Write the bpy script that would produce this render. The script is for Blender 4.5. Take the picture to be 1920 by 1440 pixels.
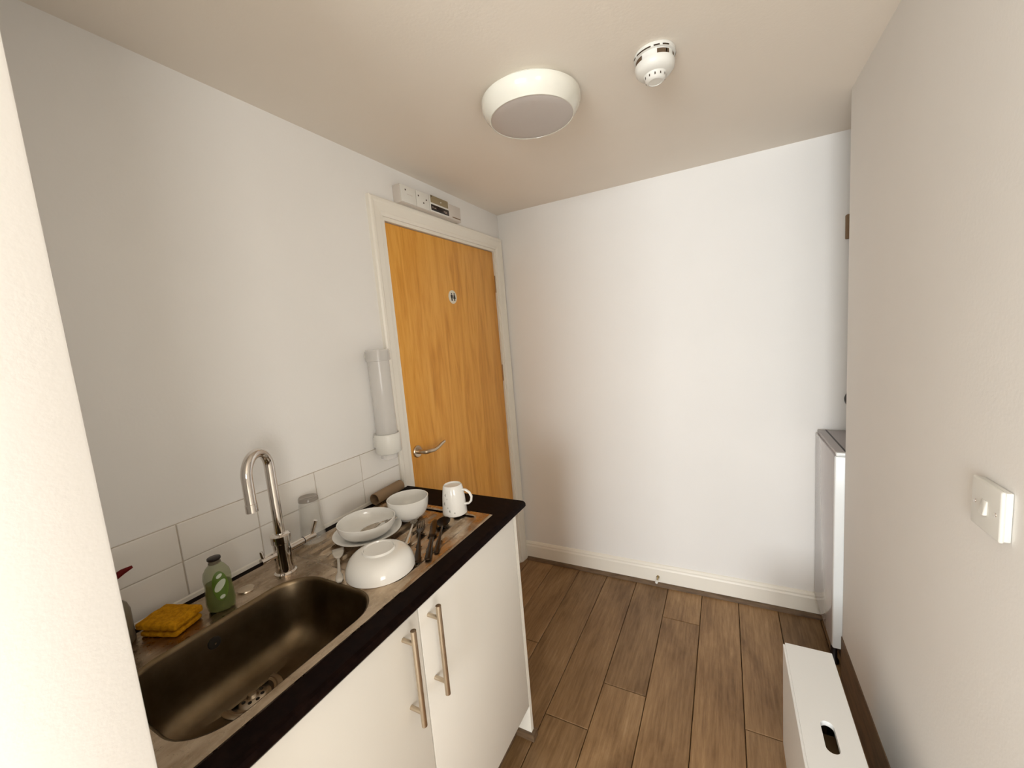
import bpy, bmesh, math, random
from mathutils import Vector, Matrix, Euler
random.seed(7)
for o in list(bpy.data.objects): bpy.data.objects.remove(o)
S = bpy.context.scene
C = S.collection

# ------------------------------------------------------------------ camera
H = 2.217                                   # ceiling height
CAM = Vector((1.214, -2.2656, 1.4859))
YAW, PITCH, ROLL, FPX = 0.4898, -0.1196, -0.0829, 756.84
fw = Vector((-math.sin(YAW)*math.cos(PITCH), math.cos(YAW)*math.cos(PITCH), math.sin(PITCH)))
rt = fw.cross(Vector((0, 0, 1))).normalized(); up = rt.cross(fw)
c_, s_ = math.cos(ROLL), math.sin(ROLL)
rt, up = c_*rt + s_*up, -s_*rt + c_*up
cd = bpy.data.cameras.new('camera'); cd.sensor_width = 36; cd.lens = FPX/1920*36
cd.clip_start = 0.02
cam = bpy.data.objects.new('camera', cd); C.objects.link(cam)
M4 = Matrix((rt, up, -fw)).transposed().to_4x4(); M4.translation = CAM
cam.matrix_world = M4
S.camera = cam

# ------------------------------------------------------------------ world, daylight, exposure
w = bpy.data.worlds.new('sky'); S.world = w; w.use_nodes = True
bg = w.node_tree.nodes['Background']; bg.inputs[0].default_value = (0.75, 0.87, 1.0, 1); bg.inputs[1].default_value = 1.0
S.view_settings.view_transform = 'Standard'; S.view_settings.look = 'None'
S.view_settings.exposure = 0.76; S.view_settings.gamma = 1.0; S.view_settings.use_curve_mapping = False

YFW = -6.40
def area(name, loc, rot, sx, sy, power, col):
    l = bpy.data.lights.new(name, 'AREA'); l.shape = 'RECTANGLE'; l.size = sx; l.size_y = sy
    l.energy = power; l.color = col
    o = bpy.data.objects.new(name, l); C.objects.link(o); o.location = loc; o.rotation_euler = rot
    return o
# daylight entering through the window of the room behind the camera
area('window_daylight', (.95, YFW+.02, 1.33), (math.radians(90), 0, 0), 2.0, 1.5, 110, (0.90, 0.945, 0.97))
# second window in the right-hand wall of the same room
area('side_window_daylight', (5.06, -5.4, 1.36), (math.radians(90), 0, math.radians(54)), 1.7, 1.5, 50, (1.0, 0.965, 0.91))

# ------------------------------------------------------------------ materials
MATS = {}
def mat(name, col=(.8, .8, .8), rough=.5, metal=0, spec=.5, trans=0, ior=1.45, coat=0, alpha=1):
    m = bpy.data.materials.new(name); m.use_nodes = True
    b = m.node_tree.nodes['Principled BSDF']
    b.inputs['Base Color'].default_value = (*col, 1); b.inputs['Roughness'].default_value = rough
    b.inputs['Metallic'].default_value = metal; b.inputs['Specular IOR Level'].default_value = spec
    b.inputs['Transmission Weight'].default_value = trans; b.inputs['IOR'].default_value = ior
    b.inputs['Coat Weight'].default_value = coat; b.inputs['Alpha'].default_value = alpha
    MATS[name] = m
    return m
def nd(m, t, **k):
    n = m.node_tree.nodes.new(t)
    for a, v in k.items(): setattr(n, a, v)
    return n
def lk(m, a, b): m.node_tree.links.new(a, b)
def bsdf(m): return m.node_tree.nodes['Principled BSDF']
def noise(m, scale, detail=4, rough=.5, stretch=(1, 1, 1), coord='Object', dist=0, offs=None):
    tc = nd(m, 'ShaderNodeTexCoord'); mp = nd(m, 'ShaderNodeMapping'); mp.inputs['Scale'].default_value = stretch
    lk(m, tc.outputs[coord], mp.inputs['Vector'])
    if offs is not None: lk(m, offs, mp.inputs['Location'])
    n = nd(m, 'ShaderNodeTexNoise'); n.inputs['Scale'].default_value = scale; n.inputs['Detail'].default_value = detail
    n.inputs['Roughness'].default_value = rough; n.inputs['Distortion'].default_value = dist
    lk(m, mp.outputs[0], n.inputs['Vector'])
    return n
def ramp(m, fac, stops):
    r = nd(m, 'ShaderNodeValToRGB'); e = r.color_ramp.elements
    while len(e) < len(stops): e.new(.5)
    for q, (p_, c) in zip(e, stops): q.position = p_; q.color = (*c, 1) if len(c) == 3 else c
    lk(m, fac, r.inputs[0]); return r
def bump(m, h, strength=.2, dist=.002):
    b = nd(m, 'ShaderNodeBump'); b.inputs['Strength'].default_value = strength; b.inputs['Distance'].default_value = dist
    lk(m, h, b.inputs['Height']); lk(m, b.outputs[0], bsdf(m).inputs['Normal'])
def lin(r, g, b):
    f = lambda v: (v/255/12.92) if v/255 <= .04045 else ((v/255+.055)/1.055)**2.4
    return (f(r), f(g), f(b))

def paint(name, col, var=.04, rough=.75):
    m = mat(name, col, rough, spec=.25)
    n = noise(m, 2.2, 3)
    a = tuple(max(0, c*(1-var)) for c in col); b = tuple(min(1, c*(1+var)) for c in col)
    r = ramp(m, n.outputs[0], [(.35, a), (.65, b)]); lk(m, r.outputs[0], bsdf(m).inputs['Base Color'])
    n2 = noise(m, 140, 3); bump(m, n2.outputs[0], .18, .0015)
    return m
paint('wall_paint', (.93, .905, .87), .010)
paint('ceiling_paint', (.93, .85, .75), .012)
paint('taupe_paint', (.56, .53, .49))  # unseen rear-room walls, darkened to cut light bounced onto the near-left wall
paint('pale_carpet', (.76, .72, .66))  # unseen carpet, invented pale to bounce light up to the ceiling
mat('trim_gloss', (.95, .90, .80), .35)
mat('tile_glaze', (.90, .86, .80), .12, coat=.3)
mat('grout', (.64, .57, .48), .9)
mat('sealant', (.84, .79, .70), .4)
mat('white_laminate', (.83, .79, .72), .42)
mat('cabinet_edge', (.86, .82, .73), .5)
mat('white_plastic', (.84, .82, .76), .32)
mat('grey_white_plastic', (.72, .66, .60), .4)
mat('fitting_white', (.86, .83, .73), .16, coat=.4)
mat('fitting_diffuser', (.60, .54, .50), .25)
mat('porcelain', (.93, .91, .86), .1, coat=.5)
mat('black_plastic', (.012, .006, .005), .35)
mat('screen_black', (.010, .004, .003), .15)
mat('screen_text', (.30, .24, .20), .5)
mat('olive_panel', (.32, .25, .14), .4)
mat('red_plastic', (.12, .003, .003), .5, spec=.2)
mat('dark_slot', (.10, .065, .04), .8)
mat('slot_brown', (.26, .17, .10), .8)
mat('chrome', (.70, .66, .62), .07, 1)
mat('satin_steel', (.56, .47, .36), .32, 1)
mat('cutlery_steel', (.045, .03, .02), .28, 1)  # dark reflections in the polished steel put into the base colour
mat('bright_steel', (.62, .56, .48), .16, 1)
mat('fridge_white', (.88, .90, .90), .25)
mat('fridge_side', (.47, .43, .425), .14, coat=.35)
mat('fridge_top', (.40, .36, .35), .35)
mat('tan_wood', (.45, .30, .15), .7)
mat('crate_white', (.97, .97, .95), .35)
mat('crate_edge', (.80, .78, .70), .5)
mat('brass', (.42, .33, .18), .3, 1)
mat('sign_cream', (.85, .79, .66), .4)
mat('mug_print', (.38, .38, .33), .4)
mat('clear_plastic', (.93, .90, .86), .08, alpha=.34)
mat('clear_glass', (.80, .77, .70), .04, alpha=.22)
mat('window_glass', (.9, .95, .95), .02, alpha=.12)
mat('glass_base', (.30, .25, .20), .06, alpha=.5)
mat('bottle_plastic', (.26, .29, .10), .08, alpha=.42)
mat('soap_liquid', (.035, .055, .006), .15, alpha=.85)
mat('label_green', (.10, .17, .02), .4)
mat('label_white', (.62, .66, .52), .4)
mat('cloudy_plastic', (.22, .18, .12), .3, alpha=.8)
mat('milky_plastic', (.80, .74, .65), .2, alpha=.7)
mat('void', (.02, .015, .01), .9)
# worktop
m = mat('worktop_dark', (.010, .004, .003), .6, spec=.08)
n = noise(m, 60, 5); r = ramp(m, n.outputs[0], [(.4, (.0035, .0006, .0003)), (.75, (.010, .0035, .002))]); lk(m, r.outputs[0], bsdf(m).inputs['Base Color'])
bump(m, noise(m, 300, 2).outputs[0], .12, .0006)
# brown bead and dark skirting
m = mat('bead_brown', (.15, .095, .05), .5)
n = noise(m, 12, 5, stretch=(1, 6, 6)); r = ramp(m, n.outputs[0], [(.3, (.10, .06, .032)), (.7, (.20, .13, .075))]); lk(m, r.outputs[0], bsdf(m).inputs['Base Color'])
m = mat('skirting_brown', (.13, .075, .035), .55)
n = noise(m, 10, 5, stretch=(6, 1, 6)); r = ramp(m, n.outputs[0], [(.3, (.10, .058, .03)), (.7, (.19, .115, .058))]); lk(m, r.outputs[0], bsdf(m).inputs['Base Color'])
# brushed stainless steel with water stains
def steel(name, a, b, rough):
    m = mat(name, a, rough, 1)
    n = noise(m, 26, 6, .6, (1, .35, 1)); r = ramp(m, n.outputs[0], [(.32, a), (.68, b)]); lk(m, r.outputs[0], bsdf(m).inputs['Base Color'])
    n2 = noise(m, 40, 5, .6); r2 = ramp(m, n2.outputs[0], [(.35, (rough-.08,)*3), (.65, (rough+.12,)*3)]); lk(m, r2.outputs[0], bsdf(m).inputs['Roughness'])
    bump(m, noise(m, 90, 3, stretch=(6, .4, 1)).outputs[0], .06, .0008)
    return m
steel('sink_steel', (.30, .215, .135), (.58, .47, .35), .29)
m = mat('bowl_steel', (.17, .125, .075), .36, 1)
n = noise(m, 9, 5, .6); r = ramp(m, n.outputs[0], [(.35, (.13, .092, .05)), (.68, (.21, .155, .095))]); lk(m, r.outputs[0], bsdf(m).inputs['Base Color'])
# oak door
m = mat('oak', (.5, .27, .08), .38)
tc = nd(m, 'ShaderNodeTexCoord'); mp = nd(m, 'ShaderNodeMapping'); mp.inputs['Scale'].default_value = (1, 11, 1.1)
lk(m, tc.outputs['Object'], mp.inputs[0])
nz = nd(m, 'ShaderNodeTexNoise'); nz.inputs['Scale'].default_value = 1.6; nz.inputs['Detail'].default_value = 6; nz.inputs['Distortion'].default_value = 1.3
lk(m, mp.outputs[0], nz.inputs['Vector'])
fine = noise(m, 5, 4, stretch=(1, 60, 2))
mx = nd(m, 'ShaderNodeMix'); mx.data_type = 'FLOAT'; mx.inputs[0].default_value = .35
lk(m, nz.outputs[0], mx.inputs[2]); lk(m, fine.outputs[0], mx.inputs[3])
r = ramp(m, mx.outputs[0], [(.30, (.60, .245, .026)), (.45, (.77, .345, .050)), (.58, (.86, .425, .078)), (.75, (.90, .49, .115))])
lk(m, r.outputs[0], bsdf(m).inputs['Base Color'])
# floor planks
m = mat('plank_laminate', (.2, .12, .06), .42)
oi = nd(m, 'ShaderNodeObjectInfo'); sc = nd(m, 'ShaderNodeVectorMath', operation='SCALE'); sc.inputs[0].default_value = (13, 29, 7); lk(m, oi.outputs['Random'], sc.inputs['Scale'])
big = noise(m, 3.4, 5, .6, (2.2, .7, 1), offs=sc.outputs[0], dist=.6)
gr = noise(m, 30, 6, .65, (3.2, .22, 1), offs=sc.outputs[0])
mx = nd(m, 'ShaderNodeMix'); mx.data_type = 'FLOAT'; mx.inputs[0].default_value = .45
lk(m, big.outputs[0], mx.inputs[2]); lk(m, gr.outputs[0], mx.inputs[3])
r = ramp(m, mx.outputs[0], [(.28, (.10, .050, .017)), (.43, (.215, .117, .046)), (.57, (.33, .195, .088)), (.74, (.50, .325, .17))])
hs = nd(m, 'ShaderNodeHueSaturation'); mr = nd(m, 'ShaderNodeMapRange'); mr.inputs[3].default_value = .82; mr.inputs[4].default_value = 1.2
lk(m, oi.outputs['Random'], mr.inputs[0]); lk(m, mr.outputs[0], hs.inputs['Value']); lk(m, r.outputs[0], hs.inputs['Color'])
lk(m, hs.outputs[0], bsdf(m).inputs['Base Color']); bump(m, gr.outputs[0], .15, .001)
# sponge
m = mat('sponge_yellow', (.62, .28, .008), .95, spec=.1)
n = noise(m, 90, 4, .7); r = ramp(m, n.outputs[0], [(.35, (.42, .17, .004)), (.6, (.66, .31, .010))]); lk(m, r.outputs[0], bsdf(m).inputs['Base Color']); bump(m, n.outputs[0], .8, .003)
# cardboard
m = mat('cardboard', (.34, .225, .13), .85)
bump(m, noise(m, 80, 3).outputs[0], .2, .001)
G = lambda n: MATS[n]

# ------------------------------------------------------------------ mesh helpers
def put(name, bm, mt, parent=None, smooth=False, loc=None, rot=None, auto=None):
    me = bpy.data.meshes.new(name); bm.normal_update(); bm.to_mesh(me); bm.free()
    if mt is not None: me.materials.append(G(mt))
    if smooth:
        for p_ in me.polygons: p_.use_smooth = True
        if auto: me.set_sharp_from_angle(angle=math.radians(auto))
    o = bpy.data.objects.new(name, me); C.objects.link(o)
    if parent is not None: o.parent = parent
    if loc is not None: o.location = loc
    if rot is not None: o.rotation_euler = rot
    return o
def empty(name, loc=(0, 0, 0), rz=0):
    o = bpy.data.objects.new(name, None); C.objects.link(o); o.location = loc; o.rotation_euler = (0, 0, rz)
    o.empty_display_size = .05
    return o
def tag(o, label, cat, group=None, kind=None):
    if label: o['label'] = label
    if cat: o['category'] = cat
    if group: o['group'] = group
    if kind: o['kind'] = kind
    return o
def abox(bm, x0, x1, y0, y1, z0, z1, bev=0, seg=2):
    g = bmesh.ops.create_cube(bm, size=1)
    vs = g['verts']
    bmesh.ops.scale(bm, verts=vs, vec=(x1-x0, y1-y0, z1-z0)); bmesh.ops.translate(bm, verts=vs, vec=((x0+x1)/2, (y0+y1)/2, (z0+z1)/2))
    if bev:
        es = list({e for v in vs for e in v.link_edges})
        bmesh.ops.bevel(bm, geom=es, offset=bev, segments=seg, affect='EDGES', profile=.5)
    return bm
def box(name, x0, x1, y0, y1, z0, z1, mt, parent=None, bev=0, seg=2, **k):
    return put(name, abox(bmesh.new(), x0, x1, y0, y1, z0, z1, bev, seg), mt, parent, smooth=bool(bev), auto=35 if bev else None, **k)
def alathe(bm, prof, seg=48, c=(0, 0, 0), axis='z', sx=1, sy=1):
    rings = []
    for r_, z in prof:
        if r_ < 1e-6: rings.append([bm.verts.new((0, 0, z))])
        else: rings.append([bm.verts.new((r_*sx*math.cos(2*math.pi*i/seg), r_*sy*math.sin(2*math.pi*i/seg), z)) for i in range(seg)])
    for a, b in zip(rings, rings[1:]):
        for i in range(seg):
            j = (i+1) % seg
            if len(a) == 1 and len(b) > 1: bm.faces.new((a[0], b[i], b[j]))
            elif len(b) == 1 and len(a) > 1: bm.faces.new((a[j], a[i], b[0]))
            elif len(a) > 1: bm.faces.new((a[i], a[j], b[j], b[i]))
    vs = [v for q in rings for v in q]
    if axis == 'x': bmesh.ops.rotate(bm, verts=vs, matrix=Matrix.Rotation(math.pi/2, 3, 'Y'))
    if axis == 'y': bmesh.ops.rotate(bm, verts=vs, matrix=Matrix.Rotation(-math.pi/2, 3, 'X'))
    bmesh.ops.translate(bm, verts=vs, vec=c)
    return bm
def lathe(name, prof, mt, parent=None, seg=48, c=(0, 0, 0), axis='z', auto=40, sx=1, sy=1, **k):
    bm = alathe(bmesh.new(), prof, seg, c, axis, sx, sy); bmesh.ops.recalc_face_normals(bm, faces=bm.faces)
    return put(name, bm, mt, parent, True, auto=auto, **k)
def atube(bm, pts, rad, seg=16, cap=True, flat=(1, 1), upv=None):
    pts = [Vector(p_) for p_ in pts]; n = len(pts)
    rads = rad if isinstance(rad, (list, tuple)) else [rad]*n
    t0 = (pts[1]-pts[0]).normalized()
    ref = Vector(upv) if upv else (Vector((0, 0, 1)) if abs(t0.z) < .9 else Vector((1, 0, 0)))
    rings = []
    for i, p_ in enumerate(pts):
        t = ((pts[min(i+1, n-1)]-pts[i]).normalized() + (pts[i]-pts[max(i-1, 0)]).normalized()).normalized()
        a = t.cross(ref)
        if a.length < 1e-4: a = t.orthogonal()
        a.normalize(); b = a.cross(t); ref = b if not upv else Vector(upv)
        rr = rads[i] if isinstance(rads[i], (list, tuple)) else (rads[i]*flat[0], rads[i]*flat[1])
        rings.append([bm.verts.new(p_ + a*rr[0]*math.cos(2*math.pi*k/seg) + b*rr[1]*math.sin(2*math.pi*k/seg)) for k in range(seg)])
    for a, b in zip(rings, rings[1:]):
        for k in range(seg): bm.faces.new((a[k], a[(k+1) % seg], b[(k+1) % seg], b[k]))
    if cap: bm.faces.new(rings[0]); bm.faces.new(rings[-1])
    bmesh.ops.recalc_face_normals(bm, faces=bm.faces)
    return bm
def tube(name, pts, rad, mt, parent=None, seg=16, auto=50, **k):
    return put(name, atube(bmesh.new(), pts, rad, seg, **k), mt, parent, True, auto=auto)
def prism(bm, poly, z0, z1):
    a = [bm.verts.new((x, y, z0)) for x, y in poly]; b = [bm.verts.new((x, y, z1)) for x, y in poly]
    n = len(poly)
    bm.faces.new(a[::-1]); bm.faces.new(b)
    for i in range(n): bm.faces.new((a[i], a[(i+1) % n], b[(i+1) % n], b[i]))
    return bm
def struct(o, label=None, cat=None):
    return tag(o, label, cat, kind='structure')
def rrect(x0, x1, y0, y1, r, n=8):
    pts = []
    for cx, cy, a0 in ((x1-r, y1-r, 0), (x0+r, y1-r, 90), (x0+r, y0+r, 180), (x1-r, y0+r, 270)):
        for i in range(n+1):
            a = math.radians(a0+90*i/n); pts.append((cx+r*math.cos(a), cy+r*math.sin(a)))
    return pts

# ------------------------------------------------------------------ room shell
XW, YN = 0.60, -2.101          # end of the short wall beside the sink
XR, YR = 1.610, -0.39          # right wall face and its far end
YB = -1.95                     # return wall behind the camera
YF = YFW                      # window wall of the room behind
DL, DR, DT = -0.973, -0.085, 1.990   # door leaf

fl = box('floor', -.2, 2.45, -2.3, .1, -.06, -.012, 'void'); struct(fl, 'brown wood-effect plank floor', 'floor')
# planks
pw = .1731; px0 = .5635 - 4*pw
joints = {0: -.4, 1: -.95, 2: -.671, 3: -1.35, 4: -.996, 5: -.772, 6: -.275, 7: -1.35, 8: -.770, 9: -.35, 10: -.9, 11: -.6, 12: -.3, 13: -.8, 14: -.5}
PL = 1.17
pm = {}
def plank_mesh(L):
    k = round(L, 3)
    if k not in pm:
        bm = abox(bmesh.new(), .0013, pw-.0013, .0013, L-.0013, -.012, 0)
        es = [e for e in bm.edges if all(v.co.z > -.001 for v in e.verts)]
        bmesh.ops.bevel(bm, geom=es, offset=.0016, segments=1, affect='EDGES')
        me = bpy.data.meshes.new('plank'); bm.to_mesh(me); bm.free(); me.materials.append(G('plank_laminate')); pm[k] = me
    return pm[k]
for i in range(-0, 14):
    x = px0 + i*pw
    j = joints[i % 15]; y1 = -.005; ys = [y1]
    while j > -2.28: ys.append(j); j -= PL
    ys.append(-2.3)
    for a, b in zip(ys, ys[1:]):
        if a-b < .02: continue
        o = bpy.data.objects.new('plank', plank_mesh(a-b)); C.objects.link(o); o.parent = fl; o.location = (x, b, 0)

# left wall with door opening
bm = bmesh.new()
abox(bm, -.14, 0, -2.2, DL-.026, -.01, H+.02); abox(bm, -.14, 0, DL-.026, DR+.026, DT+.026, H+.02); abox(bm, -.14, 0, DR+.026, .1, -.01, H+.02)
wl = put('wall_left', bm, 'wall_paint'); struct(wl, 'pale painted left wall behind the sink and around the door', 'wall')
wb = box('wall_back', -.14, 2.45, 0, .12, -.01, H+.02, 'wall_paint'); struct(wb, 'pale painted back wall', 'wall')
wn = box('wall_left_near', -1.0, XW, YN-.14, YN, -.01, H+.02, 'wall_paint', bev=.004); struct(wn, 'near end of the left wall beside the sink', 'wall')
wr = box('wall_right', XR, XR+.11, YB, YR, -.01, H+.02, 'wall_paint', bev=.003); struct(wr, 'pale painted right wall carrying the light switch', 'wall')
wc = box('wall_recess', 2.35, 2.45, -.9, 0, -.01, H+.02, 'wall_paint'); struct(wc, 'far side wall of the recess behind the right wall', 'wall')
wc2 = box('wall_recess_near', XR+.11, 2.45, -1.0, -.9, -.01, H+.02, 'wall_paint'); struct(wc2, 'near side wall of the recess', 'wall')
ce = box('ceiling', -1.1, 5.2, YF-.1, .12, H, H+.1, 'ceiling_paint'); struct(ce, 'beige painted ceiling', 'ceiling')
# the wider room behind the camera, with its window
bm = bmesh.new()
abox(bm, -1.1, -1.0, YF, YN, -.01, H+.02); abox(bm, XR+.11, 5.2, YB, YB+.1, -.01, H+.02)
abox(bm, -1.1, -.11, YF-.1, YF, -.01, H+.02); abox(bm, 2.01, 5.2, YF-.1, YF, -.01, H+.02); abox(bm, -.11, 2.01, YF-.1, YF, -.01, .55); abox(bm, -.11, 2.01, YF-.1, YF, 2.1, H+.02)
abox(bm, 5.1, 5.2, YF, -6.30, -.01, H+.02); abox(bm, 5.1, 5.2, -4.50, YB, -.01, H+.02); abox(bm, 5.1, 5.2, -6.30, -4.50, -.01, .58); abox(bm, 5.1, 5.2, -6.30, -4.50, 2.14, H+.02)
struct(put('wall_front_room', bm, 'taupe_paint'), 'walls of the room behind the camera', 'wall')
struct(box('floor_front_room', -1.1, 5.2, YF-.1, -2.3, -.03, -.0, 'pale_carpet'), 'pale carpet floor of the room behind the camera', 'floor')
wi = empty('window_1', (.95, YF-.05, 1.325)); struct(wi, 'window of the room behind the camera', 'window')
for a in ((-1.06, -1.00, -.775, .775), (1.00, 1.06, -.775, .775), (-1.06, 1.06, -.775, -.72), (-1.06, 1.06, .72, .775), (-.03, .03, -.775, .775)):
    box('window_frame', a[0], a[1], -.03, .03, a[2], a[3], 'white_plastic', wi)
for x0 in (-1.0, .03): box('pane', x0, x0+.97, -.004, .004, -.72, .72, 'window_glass', wi)

struct(box('floor_front_room_side', 2.45, 5.2, -2.3, YB+.1, -.03, 0, 'pale_carpet'), 'pale carpet beside the plank floor behind the camera', 'floor')
w2 = empty('window_2', (5.15, -5.4, 1.36)); struct(w2, 'side window of the room behind the camera', 'window')
for a in ((-.9, -.84, -.78, .78), (.84, .9, -.78, .78), (-.9, .9, -.78, -.72), (-.9, .9, .72, .78), (-.03, .03, -.78, .78)):
    box('window_frame', -.03, .03, a[0], a[1], a[2], a[3], 'white_plastic', w2)
for y0 in (-.84, .03): box('pane', -.004, .004, y0, y0+.81, -.72, .72, 'window_glass', w2)
d2 = box('added_dark_door', XR+.13, 2.48, YB-.05, YB-.001, .006, 2.05, 'skirting_brown', bev=.002); struct(d2, 'added dark brown door, unseen, absorbing light behind the camera', 'door')  # unseen dark panel, added to soak up light bouncing onto the near-left wall
# back skirting + bead
def extrude_x(name, prof, x0, x1, mt, parent=None):     # prof: (y, z) outline
    bm = bmesh.new(); a = [bm.verts.new((x0, y, z)) for y, z in prof]; b = [bm.verts.new((x1, y, z)) for y, z in prof]; n = len(prof)
    bm.faces.new(a); bm.faces.new(b[::-1])
    for i in range(n): bm.faces.new((a[i], b[i], b[(i+1) % n], a[(i+1) % n]))
    bmesh.ops.recalc_face_normals(bm, faces=bm.faces)
    return put(name, bm, mt, parent)
def extrude_y(name, prof, y0, y1, mt, parent=None):     # prof: (x, z)
    bm = bmesh.new(); a = [bm.verts.new((x, y0, z)) for x, z in prof]; b = [bm.verts.new((x, y1, z)) for x, z in prof]; n = len(prof)
    bm.faces.new(a); bm.faces.new(b[::-1])
    for i in range(n): bm.faces.new((a[i], b[i], b[(i+1) % n], a[(i+1) % n]))
    bmesh.ops.recalc_face_normals(bm, faces=bm.faces)
    return put(name, bm, mt, parent)
bb = extrude_x('baseboard_back', [(0, .0), (-.016, 0), (-.016, .092), (-.012, .100), (-.012, .108), (-.006, .118), (0, .121)], .012, 2.34, 'trim_gloss')
struct(bb, 'cream moulded skirting board along the back wall', 'skirting')
extrude_x('bead', [(-.016, 0), (-.034, 0), (-.033, .008), (-.026, .016), (-.016, .019)], .03, 2.34, 'bead_brown', bb)
br = box('baseboard_right', XR-.003, XR+.001, YB+.001, YR+.001, 0, .185, 'skirting_brown'); struct(br, 'dark brown skirting strip low on the right wall', 'skirting')

# ------------------------------------------------------------------ door
d1 = box('door_1', -.050, -.008, DL+.003, DR-.003, .006, DT-.003, 'oak', bev=.0015)
struct(d1, 'oak veneer door with lever handle and toilet sign', 'door')
# lever handle
hb = lathe('lever_handle', [(0, 0), (.027, 0), (.027, .006), (.024, .009), (.011, .009), (.010, .03), (0, .03)], 'satin_steel', d1, 32, (-.008, -.925, 1.008), 'x')
tube('lever', [(.020, -.925, 1.008), (.040, -.925, 1.008), (.046, -.918, 1.008), (.047, -.895, 1.006), (.047, -.872, 1.003), (.047, -.845, 1.007), (.046, -.815, 1.016), (.044, -.790, 1.021)],
     [.0095, .0095, .0095, .009, .0085, .008, .0078, .007], 'satin_steel', hb, 14)
for z in (1.80, 1.262, .258):
    h = box('hinge', -.010, -.002, DR-.004, DR+.006, z-.05, z+.05, 'satin_steel', d1)
# sign
sg = lathe('sign', [(0, 0), (.034, 0), (.034, .002), (.0325, .003), (0, .003)], 'sign_cream', d1, 40, (-.008, -.538, 1.704), 'x')
def figure(y, skirt):
    bm = bmesh.new()
    X0, X1 = -.0052, -.0042
    def poly(pts):
        a = [bm.verts.new((X0, y+q[0], 1.704+q[1])) for q in pts]; b = [bm.verts.new((X1, y+q[0], 1.704+q[1])) for q in pts]
        n = len(pts); bm.faces.new(a[::-1]); bm.faces.new(b)
        for i in range(n): bm.faces.new((a[i], a[(i+1) % n], b[(i+1) % n], b[i]))
    poly([(.0042*math.cos(k*math.pi/6), .0155+.0042*math.sin(k*math.pi/6)) for k in range(12)])
    if skirt:
        poly([(-.0055, .010), (.0055, .010), (.0075, .0), (.0105, -.009), (-.0105, -.009), (-.0075, 0)])
        poly([(-.0040, -.009), (-.0008, -.009), (-.0008, -.020), (-.0040, -.020)]); poly([(.0008, -.009), (.0040, -.009), (.0040, -.020), (.0008, -.020)])
    else:
        poly([(-.0085, .010), (.0085, .010), (.0085, -.004), (.0060, -.004), (.0055, -.008), (-.0055, -.008), (-.0060, -.004), (-.0085, -.004)])
        poly([(-.0050, -.008), (-.0008, -.008), (-.0008, -.020), (-.0050, -.020)]); poly([(.0008, -.008), (.0050, -.008), (.0050, -.020), (.0008, -.020)])
    bmesh.ops.recalc_face_normals(bm, faces=bm.faces)
    put('symbol', bm, 'black_plastic', sg)
figure(-.5485, False); figure(-.5265, True)
# lining and architrave
t1 = empty('trim_1', (0, (DL+DR)/2, 0)); struct(t1, 'cream painted door lining and architrave', 'door frame')
yo = -(DL+DR)/2
bm = bmesh.new(); abox(bm, -.14, .002, DL-.026+yo, DL+yo, 0, DT+.026); put('jamb', bm, 'trim_gloss', t1)
bm = bmesh.new(); abox(bm, -.14, .002, DR+yo, DR+.026+yo, 0, DT+.026); put('jamb', bm, 'trim_gloss', t1)
bm = bmesh.new(); abox(bm, -.14, .002, DL+yo, DR+yo, DT, DT+.026); put('head', bm, 'trim_gloss', t1)
def arch(inner, outer):     # profile (u across from inner edge, x out of the wall)
    return [(0, 0), (0, .010), (.012, .012), (.016, .015), (.045, .018), (.052, .021), (.062, .021), (.068, .016), (.068, 0)]
def mitred(name, p0, p1, n_in, dirn, parent):
    # run a moulding from p0 to p1 (y,z) with 45 degree mitres; n_in = outward normal in (y,z); ends extend with u
    bm = bmesh.new(); A = []; B = []
    for u, x in arch(0, 0):
        A.append(bm.verts.new((x, p0[0]+n_in[0]*u-dirn[0]*u*p0[2], p0[1]+n_in[1]*u-dirn[1]*u*p0[2])))
        B.append(bm.verts.new((x, p1[0]+n_in[0]*u+dirn[0]*u*p1[2], p1[1]+n_in[1]*u+dirn[1]*u*p1[2])))
    n = len(A); bm.faces.new(A); bm.faces.new(B[::-1])
    for i in range(n): bm.faces.new((A[i], B[i], B[(i+1) % n], A[(i+1) % n]))
    bmesh.ops.recalc_face_normals(bm, faces=bm.faces)
    return put(name, bm, 'trim_gloss', parent)
il, ir, it = DL-.018+yo, DR+.010+yo, DT+.014
mitred('architrave', (il, 0, 0), (il, it, 1), (-1, 0), (0, 1), t1)
mitred('architrave', (ir, 0, 0), (ir, it, 1), (1, 0), (0, 1), t1)
mitred('architrave', (il, it, 1), (ir, it, 1), (0, 1), (1, 0), t1)

# ------------------------------------------------------------------ splashback tiles
tl = .1915
ycols = [-1.058 - i*tl for i in range(0, 6)] + [YN+.001]
tmesh = {}
def tile_mesh(L, hgt):
    k = (round(L, 3), hgt)
    if k not in tmesh:
        bm = abox(bmesh.new(), .001, .009, .0014, L-.0014, .0012, hgt-.0012, .0012, 1)
        me = bpy.data.meshes.new('tile'); bm.to_mesh(me); bm.free(); me.materials.append(G('tile_glaze')); tmesh[k] = me
    return tmesh[k]
ZW = .893
for a, b in zip(ycols, ycols[1:]):
    for z0, hh in ((ZW+.006, .0945), (ZW+.1005, .0985)):
        if a-b < .02: continue
        o = bpy.data.objects.new('tile', tile_mesh(a-b, hh)); C.objects.link(o); o.parent = wl; o.location = (0, b, z0)
box('grout', 0, .0062, YN+.001, -1.059, ZW, ZW+.198, 'grout', wl)
extrude_y('sealant_bead', [(.008, ZW+.0003), (.014, ZW+.0003), (.012, ZW+.009), (.0095, ZW+.012), (.008, ZW+.012)], YN+.001, -1.04, 'sealant', wl)

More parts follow.
